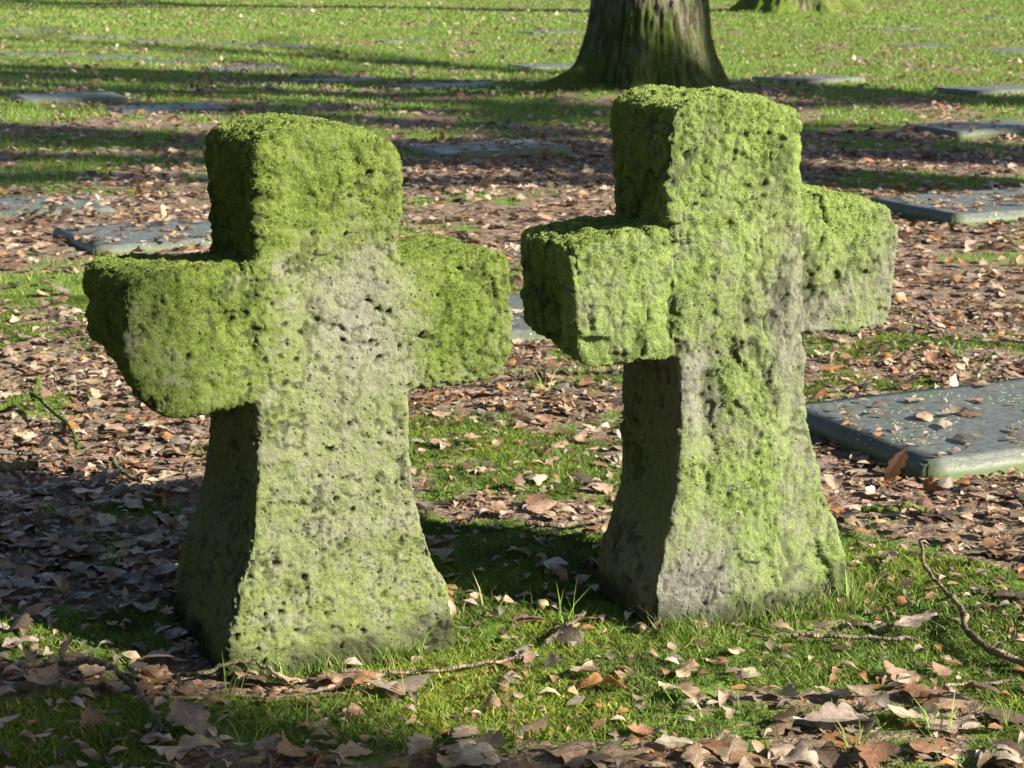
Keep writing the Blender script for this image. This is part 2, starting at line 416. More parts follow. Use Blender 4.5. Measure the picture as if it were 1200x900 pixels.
def solid(parts, voxel, smooth):
    """union of prisms (volume of stone), remeshed evenly and worn round at the edges"""
    bm = bmesh.new()
    for o, y0, y1 in parts: prism(bm, o, y0, y1)
    bmesh.ops.recalc_face_normals(bm, faces=bm.faces)
    me = bpy.data.meshes.new('tmp'); bm.to_mesh(me); bm.free()
    o = bpy.data.objects.new('tmp', me); COL.objects.link(o)
    r = o.modifiers.new('r', 'REMESH'); r.mode = 'VOXEL'; r.voxel_size = voxel
    s = o.modifiers.new('s', 'SMOOTH'); s.factor = .5; s.iterations = smooth
    dg = bpy.context.evaluated_depsgraph_get(); ev = o.evaluated_get(dg)
    m2 = bpy.data.meshes.new_from_object(ev)
    bpy.data.objects.remove(o); bpy.data.meshes.remove(me)
    return m2

def co_of(me):
    a = np.zeros(len(me.vertices) * 3, dtype=np.float32); me.vertices.foreach_get('co', a); return a.reshape(-1, 3).astype(np.float64)
def no_of(me):
    a = np.zeros(len(me.vertices) * 3, dtype=np.float32); me.vertex_normals.foreach_get('vector', a); return a.reshape(-1, 3).astype(np.float64)

def add_attr(me, nm, v):
    a = me.attributes.new(nm, 'FLOAT', 'POINT'); a.data.foreach_set('value', np.asarray(v, dtype=np.float32))

def blob(s, z, cs, cz, rs, rz):
    return np.exp(-(((s - cs) / rs) ** 2 + ((z - cz) / rz) ** 2))

VOX = .0026
def left_cross():
    t = CROSSES[0]['t']
    stem = [(-.012, -.12), (.0, .0), (.019, .123), (.041, .19), (.050, .26), (.059, .38), (.061, .48), (.063, .62), (.066, .78), (.076, .800), (.125, .812), (.18, .812), (.237, .800), (.283, .791), (.294, .765), (.294, .65), (.300, .52), (.303, .40), (.304, .325), (.313, .243), (.334, .165), (.372, .07), (.380, .0), (.380, -.12)]
    arms = [(-.115, .44), (-.136, .50), (-.136, .616), (.06, .612), (.295, .612), (.44, .618), (.470, .612), (.482, .59), (.482, .468), (.468, .424), (.445, .410), (.30, .408), (.06, .418), (-.01, .412), (-.085, .402)]
    me = solid([(rounded(stem, .03), 0, t), (rounded(arms, .035), .002, t - .012)], VOX, 70)
    V = co_of(me)
    # rough hewn left arm end: the lower outer corner is knocked off
    s, y, z = V.T
    k = sstep(.06, -.1, s) * sstep(.52, .40, z) * sstep(.05, .16, y)
    V[:, 2] += k * .045
    V[:, 0] += k * .015
    V[:, 1] += sstep(t * .4, t, V[:, 1]) * .08 * sstep(.40, .02, V[:, 2])      # the foot spreads backwards
    me.vertices.foreach_set('co', V.astype(np.float32).ravel()); me.update()
    N = no_of(me)
    Wp = V + .006 * np.stack([fbm(V * 110, 2, 5), fbm(V * 110, 2, 6), fbm(V * 110, 2, 7)], 1)
    d = fbm(V * 5, 3, 41) * .013 + fbm(V * 22, 3, 42) * .0035 + fbm(V * 75, 4, 43, .6) * .0032
    crk = sstep(.16, .02, np.abs(fbm(Wp * 34, 3, 44))) * sstep(-.08, .15, fbm(V * 19, 2, 45)) 
    p1, r1 = worley(Wp * 58, 51, .8); p2, r2 = worley(Wp * 135, 55, .8); p3, r3 = worley(Wp * np.array([26, 26, 38]), 59, .3)
    rad = .08 + .32 * (r1 / .8) ** 2.5
    pit = sstep(rad, rad * .5, p1); pit2 = sstep(.36, .16, p2); pit3 = sstep(.20, .10, p3) * sstep(-.1, .2, fbm(V * 8, 2, 49))
    n4 = fbm(V * 5, 3, 47)
    pit2 = pit2 * sstep(-.2, .15, n4)
    d += chips(Wp * 15, 421, .005) + chips(Wp * 42, 431, .0025)
    d -= pit * .006 + pit2 * .0035 + pit3 * .007 + crk * .004
    s, y, z = V.T
    moss = .60 + .55 * fbm(V * 5.5, 3, 61)
    moss += .75 * sstep(.25, .8, N[:, 2])                                       # tops
    moss += .30 * sstep(.60, .72, z) + .40 * sstep(.10, -.02, s) * sstep(.35, .45, z) + .45 * sstep(.30, .36, s) * sstep(.38, .45, z)
    moss -= .65 * blob(s, z, .235, .52, .07, .12) + .40 * blob(s, z, .18, .40, .12, .16) + .42 * sstep(.42, .15, z)
    moss -= .35 * blob(s, z, -.05, .47, .05, .05) + .4 * blob(s, z, .47, .5, .03, .06)
    moss += .25 * sstep(-.3, -.7, N[:, 0]) - .95 * sstep(-.3, -.7, N[:, 0]) * sstep(.47, .39, z)
    algae = np.clip(.75 - .6 * blob(s, z, .225, .52, .07, .10) + .5 * fbm(V * 4, 3, 65) + .25 * sstep(.2, .05, z), 0, 1)
    cush = np.clip(moss, 0, 1.2)
    d += cush * (.0015 + .0016 * fbm(V * 150, 2, 66) + .0025 * fbm(V * 60, 2, 67))
    V += N * d[:, None]
    me.vertices.foreach_set('co', V.astype(np.float32).ravel())
    add_attr(me, 'moss', np.clip(moss, -.5, 1.5)); add_attr(me, 'algae', algae)
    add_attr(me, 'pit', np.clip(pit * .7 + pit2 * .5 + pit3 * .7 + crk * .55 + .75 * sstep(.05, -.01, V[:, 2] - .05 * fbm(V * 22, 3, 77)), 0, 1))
    me.polygons.foreach_set('use_smooth', np.ones(len(me.polygons), dtype=bool))
    me.materials.append(M['stone_left']); me.update(); me.name = 'stone_cross'
    return me

def right_cross():
    t = CROSSES[1]['t']
    stem = [(-.012, -.12), (.0, .0), (-.004, .06), (.014, .14), (.034, .21), (.037, .33), (.034, .42), (.022, .55), (.014, .64), (.008, .785), (.012, .829), (.035, .844), (.09, .853), (.14, .851), (.20, .838), (.228, .827), (.236, .805), (.238, .70), (.250, .58), (.262, .46), (.268, .415), (.272, .374), (.284, .31), (.297, .25), (.322, .18), (.358, .11), (.380, .03), (.384, -.12)]
    arms = [(-.132, .428), (-.148, .455), (-.151, .61), (-.142, .628), (-.01, .638), (.12, .66), (.24, .678), (.31, .682), (.403, .670), (.432, .652), (.444, .62), (.446, .48), (.432, .458), (.405, .452), (.26, .458), (.03, .437), (-.055, .430)]
    me = solid([(rounded(stem, .025), 0, t), (rounded(arms, .03), .002, t - .006)], VOX, 45)
    V = co_of(me); s, y, z = V.T
    fr = sstep(.13, .03, y)
    # the right half of the stem is dressed back from a ridge, the right arm sits a little behind the stem
    V[:, 1] += fr * .035 * sstep(.20, .34, s) * sstep(.50, .30, z) + fr * .022 * sstep(.225, .275, s) * sstep(.42, .48, z)
    V[:, 1] += fr * .018 * blob(s, z, .085, .36, .03, .10) + fr * .010 * blob(s, z, .02, .52, .02, .12)
    k = sstep(.0, -.12, s) * sstep(.50, .42, z) * sstep(.04, .15, y)
    V[:, 2] += k * .03
    me.vertices.foreach_set('co', V.astype(np.float32).ravel()); me.update()
    N = no_of(me)
    A = np.array([1, 1, .6]); Wq = V + .005 * np.stack([fbm(V * 80, 2, 8), fbm(V * 80, 2, 9), fbm(V * 80, 2, 10)], 1)
    d = fbm(V * 5.5, 3, 141) * .014 + fbm(V * 20 * A, 3, 142) * .0045 + fbm(V * 80 * A, 4, 143, .6) * .0038
    crk = sstep(.15, .02, np.abs(fbm(Wq * 20 * A, 3, 144))) * sstep(.0, .2, fbm(V * 12, 2, 145))
    crk2 = sstep(.16, .03, np.abs(fbm(Wq * 52 * A, 2, 146))) * sstep(-.02, .2, fbm(V * 25, 2, 148))
    p1, r1 = worley(Wq * np.array([70, 70, 44]), 151, .5); pit = sstep(.30, .14, p1) * sstep(-.1, .25, fbm(V * 6, 3, 147))
    d += chips(Wq * 13 * A, 401, .009) + chips(Wq * 36 * A, 411, .0045)
    d -= crk * .004 + crk2 * .0028 + pit * .003
    s, y, z = V.T
    moss = .80 + .55 * fbm(V * 6, 3, 161)
    moss += .6 * sstep(.25, .8, N[:, 2]) + .25 * sstep(.5, .7, z)
    moss -= .95 * blob(s, z, .235, .50, .04, .12) + .55 * blob(s, z, .29, .47, .05, .06) + .9 * blob(s, z, .055, .38, .045, .09) + .6 * blob(s, z, .43, .55, .035, .12) + .4 * blob(s, z, .36, .52, .05, .08)
    moss -= .22 * sstep(.40, .15, z) + .6 * blob(s, z, .06, .04, .08, .09) + .35 * blob(s, z, .26, .25, .04, .15)
    moss += .25 * blob(s, z, .19, .3, .05, .2) - .55 * sstep(-.3, -.7, N[:, 0]) * sstep(.47, .40, z)
    algae = np.clip(.6 + .5 * fbm(V * 4.5, 3, 165) - .6 * blob(s, z, .06, .05, .08, .07) - .5 * blob(s, z, .06, .38, .05, .1), 0, 1)
    cush = np.clip(moss, 0, 1.2)
    d += cush * (.002 + .0025 * fbm(V * 140, 2, 166) + .002 * fbm(V * 60, 2, 167))
    V += N * d[:, None]
    me.vertices.foreach_set('co', V.astype(np.float32).ravel())
    add_attr(me, 'moss', np.clip(moss, -.5, 1.5)); add_attr(me, 'algae', algae)
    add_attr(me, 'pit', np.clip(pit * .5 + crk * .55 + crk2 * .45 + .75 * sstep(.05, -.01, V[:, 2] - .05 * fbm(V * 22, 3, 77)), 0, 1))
    me.polygons.foreach_set('use_smooth', np.ones(len(me.polygons), dtype=bool))
    me.materials.append(M['stone_right']); me.update(); me.name = 'stone_cross'
    return me

CR = []
for c, fn, lab in ((CROSSES[0], left_cross, 'nearer pitted stone cross with olive mossy head and a pale grey green stem'),
                   (CROSSES[1], right_cross, 'stone cross coated in bright yellow green moss, in front of the big oak trunk')):
    o = obj('stone_cross', fn()); o.location = (c['P'][0], c['P'][1], 0); o.rotation_euler = (0, 0, R_(c['yaw']))
    tag(o, lab, 'stone cross', 'pair of stone crosses'); CR.append(o)

def moss_cover(cross, me, dens, ca, cb, seed, off):
    """the moss itself: a few millimetres of fronds standing on the stone where it grows"""
    rr = np.random.default_rng(seed); me.calc_loop_triangles()
    n = len(me.loop_triangles); ti = np.zeros(n * 3, dtype=np.int32); me.loop_triangles.foreach_get('vertices', ti); ti = ti.reshape(-1, 3)
    V, N = co_of(me), no_of(me); ms = np.zeros(len(V), dtype=np.float32); me.attributes['moss'].data.foreach_get('value', ms)
    pt = np.zeros(len(V), dtype=np.float32); me.attributes['pit'].data.foreach_get('value', pt)
    m = ms - off + 1.15 * fbm(V * 48, 3, seed) + .7 * fbm(V * 18, 2, seed + 1) - pt * 2.2
    pv = sstep(.30, 1.0, m); a, b, c = V[ti[:, 0]], V[ti[:, 1]], V[ti[:, 2]]
    ar = np.linalg.norm(np.cross(b - a, c - a), axis=1) * .5 * pv[ti].mean(1) * (a[:, 2] > -.02)
    k = int(ar.sum() * dens); f = rr.choice(n, k, p=ar / ar.sum()); u, v = rr.random((2, k)); sw = u + v > 1; u[sw], v[sw] = 1 - u[sw], 1 - v[sw]
    p = a[f] + (b - a)[f] * u[:, None] + (c - a)[f] * v[:, None]; nn = N[ti[f, 0]]
    d = nn + rr.normal(0, .75, (k, 3)) + np.array([0, 0, .25]); d /= np.linalg.norm(d, axis=1)[:, None]
    sd_ = np.cross(d, rr.normal(0, 1, (k, 3))); sd_ /= np.linalg.norm(sd_, axis=1)[:, None]
    h = rr.uniform(.0012, .0030, (k, 1)) * (.6 + .5 * pv[ti[f, 0]][:, None]); w_ = rr.uniform(.0007, .0014, (k, 1))
    Vv = np.stack([p - sd_ * w_ - nn * .0008, p + sd_ * w_ - nn * .0008, p + d * h], 1).reshape(-1, 3)
    t = np.clip(.5 + .8 * fbm(p * 9, 3, seed + 2) + rr.normal(0, .25, k), 0, 1)[:, None]
    col = (np.array(ca) * (1 - t) + np.array(cb) * t) * rr.uniform(.7, 1.25, (k, 1)); dk = fbm(p * 38, 2, seed + 3) > .28; col[dk] *= .6
    obj('moss', np_mesh('moss', Vv, np.arange(k * 3).reshape(-1, 3), M['moss'], smooth=False, col=np.repeat(col, 3, 0)), cross)
for cr, dn, ca, cb, sd0, off in ((CR[0], 190000, (.13, .188, .028), (.285, .345, .082), 700, .34), (CR[1], 220000, (.21, .285, .045), (.40, .475, .14), 720, .16)):
    moss_cover(cr, cr.data, dn, ca, cb, sd0, off)

def in_cross(x, y, grow=.0):
    m = np.zeros(len(x), bool)
    for c in CROSSES:
        a = R_(c['yaw']); dx, dy = x - c['P'][0], y - c['P'][1]
        s = dx * math.cos(a) + dy * math.sin(a); q = -dx * math.sin(a) + dy * math.cos(a)
        m |= (s > c['b'][0] - grow) & (s < c['b'][1] + grow) & (q > -grow) & (q < c['t'] + grow)
    return m

def in_tree(x, y):
    m = np.zeros(len(x), bool)
    for tx, ty, tr in TREES: m |= np.hypot(x - tx, y - ty) < tr * 1.15
    return m

# ------------------------------------------------------------------ slabs
def make_slab(w, d, h, seed):
    n = max(8, int(w / .035)); m = max(6, int(d / .035))
    bm = bmesh.new(); bmesh.ops.create_cube(bm, size=1)
    for v in bm.verts: v.co = Vector((v.co.x * w, v.co.y * d, (v.co.z + .5) * (h + .06) - .06))
    bmesh.ops.bevel(bm, geom=[e for e in bm.edges], offset=.007, segments=2, affect='EDGES')
    bmesh.ops.subdivide_edges(bm, edges=[e for e in bm.edges if e.calc_length() > .2], cuts=18, use_grid_fill=True)
    me = bpy.data.meshes.new('grave_marker'); bm.to_mesh(me); bm.free()
    V = co_of(me); Q = V + seed * 3.1
    V[:, 2] += fbm(Q * 6, 3, 71) * .006; V[:, 0] += fbm(Q * 9, 3, 72) * .007; V[:, 1] += fbm(Q * 9, 3, 73) * .007
    me.vertices.foreach_set('co', V.astype(np.float32).ravel())
    me.polygons.foreach_set('use_smooth', np.ones(len(me.polygons), dtype=bool))
    me.materials.append(M['slab']); me.update()
    return me
for i, s in enumerate(SLABS):
    o = obj('grave_marker', make_slab(s[3], s[4], s[5], i)); z0 = float(ground_z(np.array([s[0]]), np.array([s[1]]))[0])
    o.location = (s[0], s[1], z0); o.rotation_euler = (R_(random.uniform(-.8, .8)), R_(random.uniform(-.8, .8)), R_(s[2]))
    tag(o, s[6], 'grave slab', 'flat grave slabs set in the ground')

def surf(x, y):
    """height things rest at, and whether that is a slab"""
    z = ground_z(x, y); on = np.zeros(len(x), bool)
    for s in SLABS:
        u, v = slab_local(x, y, s); m = (np.abs(u) < s[3] / 2) & (np.abs(v) < s[4] / 2)
        z = np.where(m, float(ground_z(np.array([s[0]]), np.array([s[1]]))[0]) + s[5], z); on |= m
    return z, on

# ------------------------------------------------------------------ leaves
def leaf_shape(r, ns, lobes=True, rib=True):
    """oak leaf lying along +x, unit length: (ns,3 columns) strip with curl"""
    t = np.linspace(0, 1, ns)
    wid = .30 * np.sin(np.pi * np.clip(t, 0, 1) ** 1.25) ** .75 * (1 + .25 * t) + .012
    if lobes:
        n = r.uniform(3.2, 4.6); lob = np.abs(np.sin(t * np.pi * n + r.uniform(0, 1)))
        lob = lob ** .7; wl = wid * (.62 + .42 * lob); lob2 = np.abs(np.sin(t * np.pi * n + r.uniform(0, 1.2))); wr = wid * (.62 + .42 * lob2 ** .7)
    else: wl = wr = wid
    wl[-1] = wr[-1] = .02
    fold = r.uniform(-.2, .35); curl = r.normal(0, .45) if r.random() < .85 else r.uniform(1.0, 2.0) * r.choice([-1, 1]); wave = r.uniform(0, .07); ph = r.uniform(0, 6); edge = r.uniform(-.7, .7)
    rows = []
    cols = (-1, -.55, -.07, 0, .07, .55, 1) if rib else (-1, -.55, 0, .55, 1); nc = len(cols)
    for y in cols:
        ww = (wl if y < 0 else wr) * abs(y)
        yy = np.sign(y) * ww * (1 - .25 * abs(fold))
        zz = ww * fold * .8 + ww ** 2 * edge * 1.6 + wave * np.sin(t * 9 + ph + y * 2) * abs(y)
        xx = t - .5
        rows.append(np.stack([xx, yy, zz], 1))
    V = np.stack(rows, 1).reshape(-1, 3)
    # bend along the length
    a = V[:, 0] * curl
    V2 = np.stack([np.sin(a) / curl if abs(curl) > .05 else V[:, 0], V[:, 1], V[:, 2] * np.cos(a * .5) + (1 - np.cos(a)) / (curl if abs(curl) > .05 else 1)], 1)
    tw = r.normal(0, .5) * V[:, 0]
    V2 = np.stack([V2[:, 0], V2[:, 1] * np.cos(tw) - V2[:, 2] * np.sin(tw), V2[:, 1] * np.sin(tw) + V2[:, 2] * np.cos(tw)], 1)
    # stalk
    sx = V2[nc // 2]; st = np.array([sx + (0, -.008, 0), sx + (0, .008, 0), sx + (-.13, .004, r.uniform(-.02, .05)), sx + (-.13, -.004, .0)])
    nb = len(V2); V2 = np.concatenate([V2, st])
    I = np.arange(ns * nc).reshape(ns, nc)
    F = np.stack([I[:-1, :-1], I[1:, :-1], I[1:, 1:], I[:-1, 1:]], -1).reshape(-1, 4)
    F = np.concatenate([F, [[nb, nb + 1, nb + 2, nb + 3]]])
    tone = np.ones(len(V2)); tone[nb:] = 1.25
    if rib: tone[np.arange(ns) * nc + 3] = 1.45; tone[np.arange(ns) * nc + 2] = .9; tone[np.arange(ns) * nc + 4] = .9
    tone[np.arange(ns) * nc] = .8; tone[np.arange(ns) * nc + nc - 1] = .8
    return V2, F, tone

def leaf_low(r):
    t = np.array([0, .3, .65, 1.]); w = np.array([.02, .2, .27, .03]); c = r.normal(0, .8); f = r.uniform(-.2, .8)
    V = np.concatenate([np.stack([t - .5, -w, w * f + (t - .5) ** 2 * c], 1), np.stack([t - .5, w * 0, (t - .5) ** 2 * c], 1), np.stack([t - .5, w, w * f + (t - .5) ** 2 * c], 1)])
    I = np.arange(12).reshape(3, 4)
    F = np.stack([I[:-1, :-1], I[:-1, 1:], I[1:, 1:], I[1:, :-1]], -1).reshape(-1, 4)
    return V, F, np.ones(12)

PAL = [('pale tan', (.58, .45, .33)), ('light brown', (.40, .28, .18)), ('reddish brown', (.28, .15, .078)), ('orange brown', (.40, .195, .065)),
       ('dark brown', (.10, .068, .046)), ('grey brown', (.24, .20, .16))]
PW = np.array([.18, .29, .18, .05, .15, .15])

def rot_mats(yaw, tilt, tdir):
    n = len(yaw)
    cy, sy = np.cos(yaw), np.sin(yaw); Z = np.zeros((n, 3, 3)); Z[:, 0, 0] = cy; Z[:, 0, 1] = -sy; Z[:, 1, 0] = sy; Z[:, 1, 1] = cy; Z[:, 2, 2] = 1
    ax = np.stack([np.cos(tdir), np.sin(tdir), 0 * tdir], 1); c, s = np.cos(tilt), np.sin(tilt)
    K = np.zeros((n, 3, 3)); K[:, 0, 1] = -ax[:, 2]; K[:, 0, 2] = ax[:, 1]; K[:, 1, 0] = ax[:, 2]; K[:, 1, 2] = -ax[:, 0]; K[:, 2, 0] = -ax[:, 1]; K[:, 2, 1] = ax[:, 0]
    T = np.eye(3)[None] + s[:, None, None] * K + (1 - c)[:, None, None] * (K @ K)
    return T @ Z

def scatter(y0, y1, dens):
    """uniform points over the ground the photo sees, with a margin to each side"""
    n = int(dens * (.33 * (y1 * y1 - y0 * y0) + 1.4 * (y1 - y0)))
    u = rng.random(n * 2) * (y1 - y0) + y0; wmax = .66 * y1 + 1.4
    k = rng.random(len(u)) * wmax < (.66 * u + 1.4); u = u[k][:n]
    x = (rng.random(len(u)) * 2 - 1) * (.33 * u + .7)
    return x, u

def leaf_points(y0, y1, dens, floor=.09):
    x, y = scatter(y0, y1, dens); g = grass_cover(x, y)
    z, on = surf(x, y)
    p = np.clip(1.1 - 1.25 * g, floor, 1) * np.where(on, np.where(y > 7, .5, .2), 1)
    # drifts
    p *= np.clip(.95 + .6 * fbm2(x, y, 1.2, 3, 81), .3, 1.2)
    p *= np.where(in_cross(x, y, .07), .45, 1)
    k = (rng.random(len(x)) < p) & ~in_cross(x, y, -.01) & ~in_tree(x, y)
    return x[k], y[k], z[k], on[k]

def pose(n, on):
    yaw = rng.random(n) * 6.283; tilt = np.abs(rng.normal(0, .21, n)); tilt = np.where(rng.random(n) < .03, rng.uniform(.7, 1.4, n), tilt)
    tilt = np.where(on, tilt * .35, tilt)
    return yaw, tilt, rng.random(n) * 6.283

shapes = [leaf_shape(rng, 27) for _ in range(26)]
mids = [leaf_shape(rng, 11, rib=False) for _ in range(14)]
lows = [leaf_low(rng) for _ in range(12)]

def build_litter(x, y, z, on, bank, size, stack):
    n = len(x); R = rot_mats(*pose(n, on)); var = rng.integers(0, len(bank), n)
    cls = rng.choice(len(PAL), n, p=PW / PW.sum()); L = rng.uniform(size[0], size[1], n)
    Vs, Fs, Cs = [], [], []; off = 0
    for k, (bv, bf, bt) in enumerate(bank):
        idx = np.where(var == k)[0]
        if not len(idx): continue
        W = np.einsum('nij,vj->nvi', R[idx], bv) * L[idx, None, None]
        lo = W[:, :, 2].min(1)
        W[:, :, 0] += x[idx, None]; W[:, :, 1] += y[idx, None]
        W[:, :, 2] += (z[idx] + rng.random(len(idx)) * np.where(on[idx], .004, stack) + .002)[:, None] - lo[:, None] * .6
        Vs.append(W.reshape(-1, 3)); Fs.append((bf[None] + (off + np.arange(len(idx)) * len(bv))[:, None, None]).reshape(-1, 4)); off += len(idx) * len(bv)
        c = np.array([PAL[q][1] for q in cls[idx]]) * rng.uniform(.75, 1.25, (len(idx), 1)) * rng.uniform(.93, 1.07, (len(idx), 3))
        Cs.append((c[:, None, :] * bt[None, :, None]).reshape(-1, 3))
    return np.concatenate(Vs), np.concatenate(Fs), np.concatenate(Cs)

# near leaves: pick the 290 that show largest as things of their own, the rest is litter
x, y, z, on = leaf_points(2.25, 6.0, 540)
F_PX = 2333 / 1200
depth = y; vis = (np.abs(x) < .262 * y + .03) & (y > 2.48)
size = rng.uniform(.030, .062, len(x)) * (1 + .3 * sstep(3.1, 2.7, y))
score = np.where(vis, size / y, 0) * np.where(in_cross(x, y - .06, .12) & (y > 3.0), .3, 1)
def behind_cross(x, y):
    m = np.zeros(len(x), bool)
    for c in CROSSES:
        cx, cy = c['P']; lo, hi = (cx + .03) / cy, (cx + .33) / (cy + .12)
        m |= (y > cy + .15) & (x / y > lo) & (x / y < hi)
    return m
score = np.where(behind_cross(x, y), 0, score)
order = np.argsort(-score); pick = order[:285]; rest = order[285:]

def zone_of(px, py):
    u = px / py
    if py < 2.72: return 'in the leaf strip along the bottom edge' 
    if py < 3.1: return 'in the moss in front of the left cross' if u < -.05 else ('in the grass in front of the right cross' if u > .06 else 'on moss between the feet of the crosses')
    if u < -.15: return 'in litter left of the left cross'
    if u > .16: return 'in litter between right cross and near slab' if py < 4.0 else 'in litter beyond the near slab'
    return 'in litter behind the gap between the crosses'

yaw, tilt, tdir = pose(len(x), on); RM = rot_mats(yaw, tilt, tdir)
cnt = {}
for i in pick:
    bv, bf, bt = shapes[int(rng.integers(0, len(shapes)))]
    q = int(rng.choice(len(PAL), p=PW / PW.sum()))
    W = (bv @ RM[i].T) * size[i]
    zb = float(z[i]) + float(rng.random()) * (.004 if on[i] else .016) + .002
    W[:, 2] -= W[:, 2].min() * .55
    c = np.array(PAL[q][1]) * rng.uniform(.8, 1.2) * rng.uniform(.94, 1.06, 3)
    o = obj('oak_leaf', np_mesh('oak_leaf', W, bf, M['leaf'], col=c[None] * bt[:, None]))
    o.location = (x[i], y[i], zb)
    st = 'standing on edge' if tilt[i] > .75 else ('tilted' if tilt[i] > .4 else 'flat')
    zn = 'lying on the near grave slab' if on[i] else zone_of(x[i], y[i])
    tag(o, f'{PAL[q][0]} oak leaf, {st}, {zn}', 'leaf', 'fallen oak leaves')

parts = [build_litter(x[rest], y[rest], z[rest], on[rest], shapes, (.03, .07), .008)]
for y0, y1, dn, bank, sz, stk in ((2.25, 6.0, 1900, lows, (.012, .035), .01), (6.0, 12, 400, mids, (.03, .078), .012), (12, 17, 170, lows, (.035, .085), .02), (17, 26, 130, lows, (.04, .09), .02), (26, 46, 48, lows, (.05, .10), .015)):
    a = leaf_points(y0, y1, dn, .35 if y1 == 6.0 else (.16 if y1 < 20 else .10)); parts.append(build_litter(*a, bank, sz, stk))
V, Fc, Cc, off = [], [], [], 0
for v, f, c in parts: V.append(v); Fc.append(f + off); Cc.append(c); off += len(v)
o = obj('leaf_litter', np_mesh('leaf_litter', np.concatenate(V), np.concatenate(Fc), M['leaf'], col=np.concatenate(Cc)))
tag(o, 'layer of fallen brown oak leaves covering the ground', 'leaf litter', kind='stuff')

# ------------------------------------------------------------------ grass and moss
def blades(x, y, z, h, wd, lean, cols, seg2=True):
    n = len(x); a = rng.random(n) * 6.283; ld = rng.random(n) * 6.283; l = lean * h
    dx, dy = np.cos(a) * wd * .5, np.sin(a) * wd * .5; lx, ly = np.cos(ld) * l, np.sin(ld) * l
    P = lambda sx, fx, fz: np.stack([x + sx * dx + lx * fx, y + sx * dy + ly * fx, z - .004 + h * fz], 1)
    if seg2:
        V = np.stack([P(-1, 0, 0), P(1, 0, 0), P(.8, .35, .55), P(-.8, .35, .55), P(0, 1, .95)], 1)
        I = np.arange(n)[:, None] * 5
        F = [I + np.array([[0, 1, 2, 3]]), I + np.array([[3, 2, 4]])]
        k = 5
    else:
        V = np.stack([P(-1, 0, 0), P(1, 0, 0), P(0, 1, 1)], 1); I = np.arange(n)[:, None] * 3; F = [I + np.array([[0, 1, 2]])]; k = 3
    return V.reshape(-1, 3), F, np.repeat(cols, k, 0)

def green(n, a, b, dry):
    t = rng.random((n, 1)); c = np.array(a) * (1 - t) + np.array(b) * t
    d = rng.random(n) < dry; c[d] = np.array([.30, .26, .11]) * rng.uniform(.7, 1.2, (d.sum(), 1))
    return c * rng.uniform(.75, 1.25, (n, 1))

def cover_points(y0, y1, dens, lo, hi, edge=True):
    x, y = scatter(y0, y1, dens); g = grass_cover(x, y); z, on = surf(x, y)
    k = (rng.random(len(x)) < sstep(lo, hi, g)) & ~on & ~in_cross(x, y, -.012) & ~in_tree(x, y)
    return x[k], y[k], z[k], g[k]

def join(parts):
    V, F4, F3, C, off = [], [], [], [], 0
    for v, fs, c in parts:
        for f in fs: (F4 if f.shape[1] == 4 else F3).append(f + off)
        V.append(v); C.append(c); off += len(v)
    F = [np.concatenate(q) for q in (F4, F3) if q]
    return np.concatenate(V), F, np.concatenate(C)

# moss cushions: very short dense fronds
x, y, z, g = cover_points(2.3, 6.2, 85000, .45, .8)
n = len(x); yel = sstep(-.1, .4, fbm2(x, y, 3, 3, 91))[:, None]
dkm = sstep(.0, .35, fbm2(x, y, 8, 3, 95))[:, None]
mc = green(n, (.062, .112, .016), (.14, .205, .026), .06) * (1 + .55 * yel * np.array([1.3, .7, .3])) * (1 - .45 * dkm)
V, F, C = join([blades(x, y, z + rng.random(n) * .006, rng.uniform(.005, .014, n), rng.uniform(.0016, .0036, n), rng.uniform(.5, 1.8, n), mc, False)])
tag(obj('moss', np_mesh('moss', V, F, M['moss'], smooth=False, col=C)), 'low green moss growing between the leaves around the crosses', 'moss', kind='stuff')

gp = []
x, y, z, g = cover_points(2.3, 6.2, 2400, .40, .85); clump = sstep(-.15, .25, fbm2(x, y, 6, 3, 93)); k = rng.random(len(x)) < .15 + .85 * clump
x, y, z = x[k], y[k], z[k]; n = len(x)
gp.append(blades(x, y, z, rng.gamma(2.2, .009, n) + .006, rng.uniform(.0011, .0024, n), rng.uniform(.3, 1.3, n), green(n, (.06, .13, .016), (.15, .26, .035), .12)))
for c in CROSSES:
    a = R_(c['yaw']); n = 2200; s_ = rng.random(n) * (c['b'][1] - c['b'][0]) + c['b'][0]; q_ = -rng.gamma(1.4, .018, n)
    side = rng.random(n) < .4; s_ = np.where(side, c['b'][1] + rng.gamma(1.4, .02, n) - .01, s_); q_ = np.where(side, rng.random(n) * c['t'], q_)
    x = c['P'][0] + s_ * math.cos(a) - q_ * math.sin(a); y = c['P'][1] + s_ * math.sin(a) + q_ * math.cos(a)
    k = fbm2(x, y, 11, 2, 97) > (.02 if c is CROSSES[0] else -.15); x, y = x[k], y[k]; n = len(x)
    gp.append(blades(x, y, ground_z(x, y), rng.gamma(3, .007, n) + .008, rng.uniform(.0012, .0026, n), rng.uniform(.2, 1., n), green(n, (.08, .15, .018), (.17, .27, .04), .2)))
for tx, ty in TUFTS:      # longer wild grass sprigs
    n = int(rng.integers(7, 16)); x = tx + rng.normal(0, .012, n); y = ty + rng.normal(0, .012, n)
    gp.append(blades(x, y, ground_z(x, y), rng.uniform(.03, .085, n), rng.uniform(.0018, .0032, n), rng.uniform(.2, .9, n), green(n, (.10, .20, .025), (.22, .33, .06), .2)))
x, y, z, g = cover_points(6.2, 13, 2100, .42, .75); n = len(x)
gp.append(blades(x, y, z, rng.uniform(.015, .05, n), rng.uniform(.003, .006, n), rng.uniform(.2, .9, n), green(n, (.085, .145, .022), (.175, .25, .042), .12), False))
x, y, z, g = cover_points(13, 28, 700, .35, .65); n = len(x)
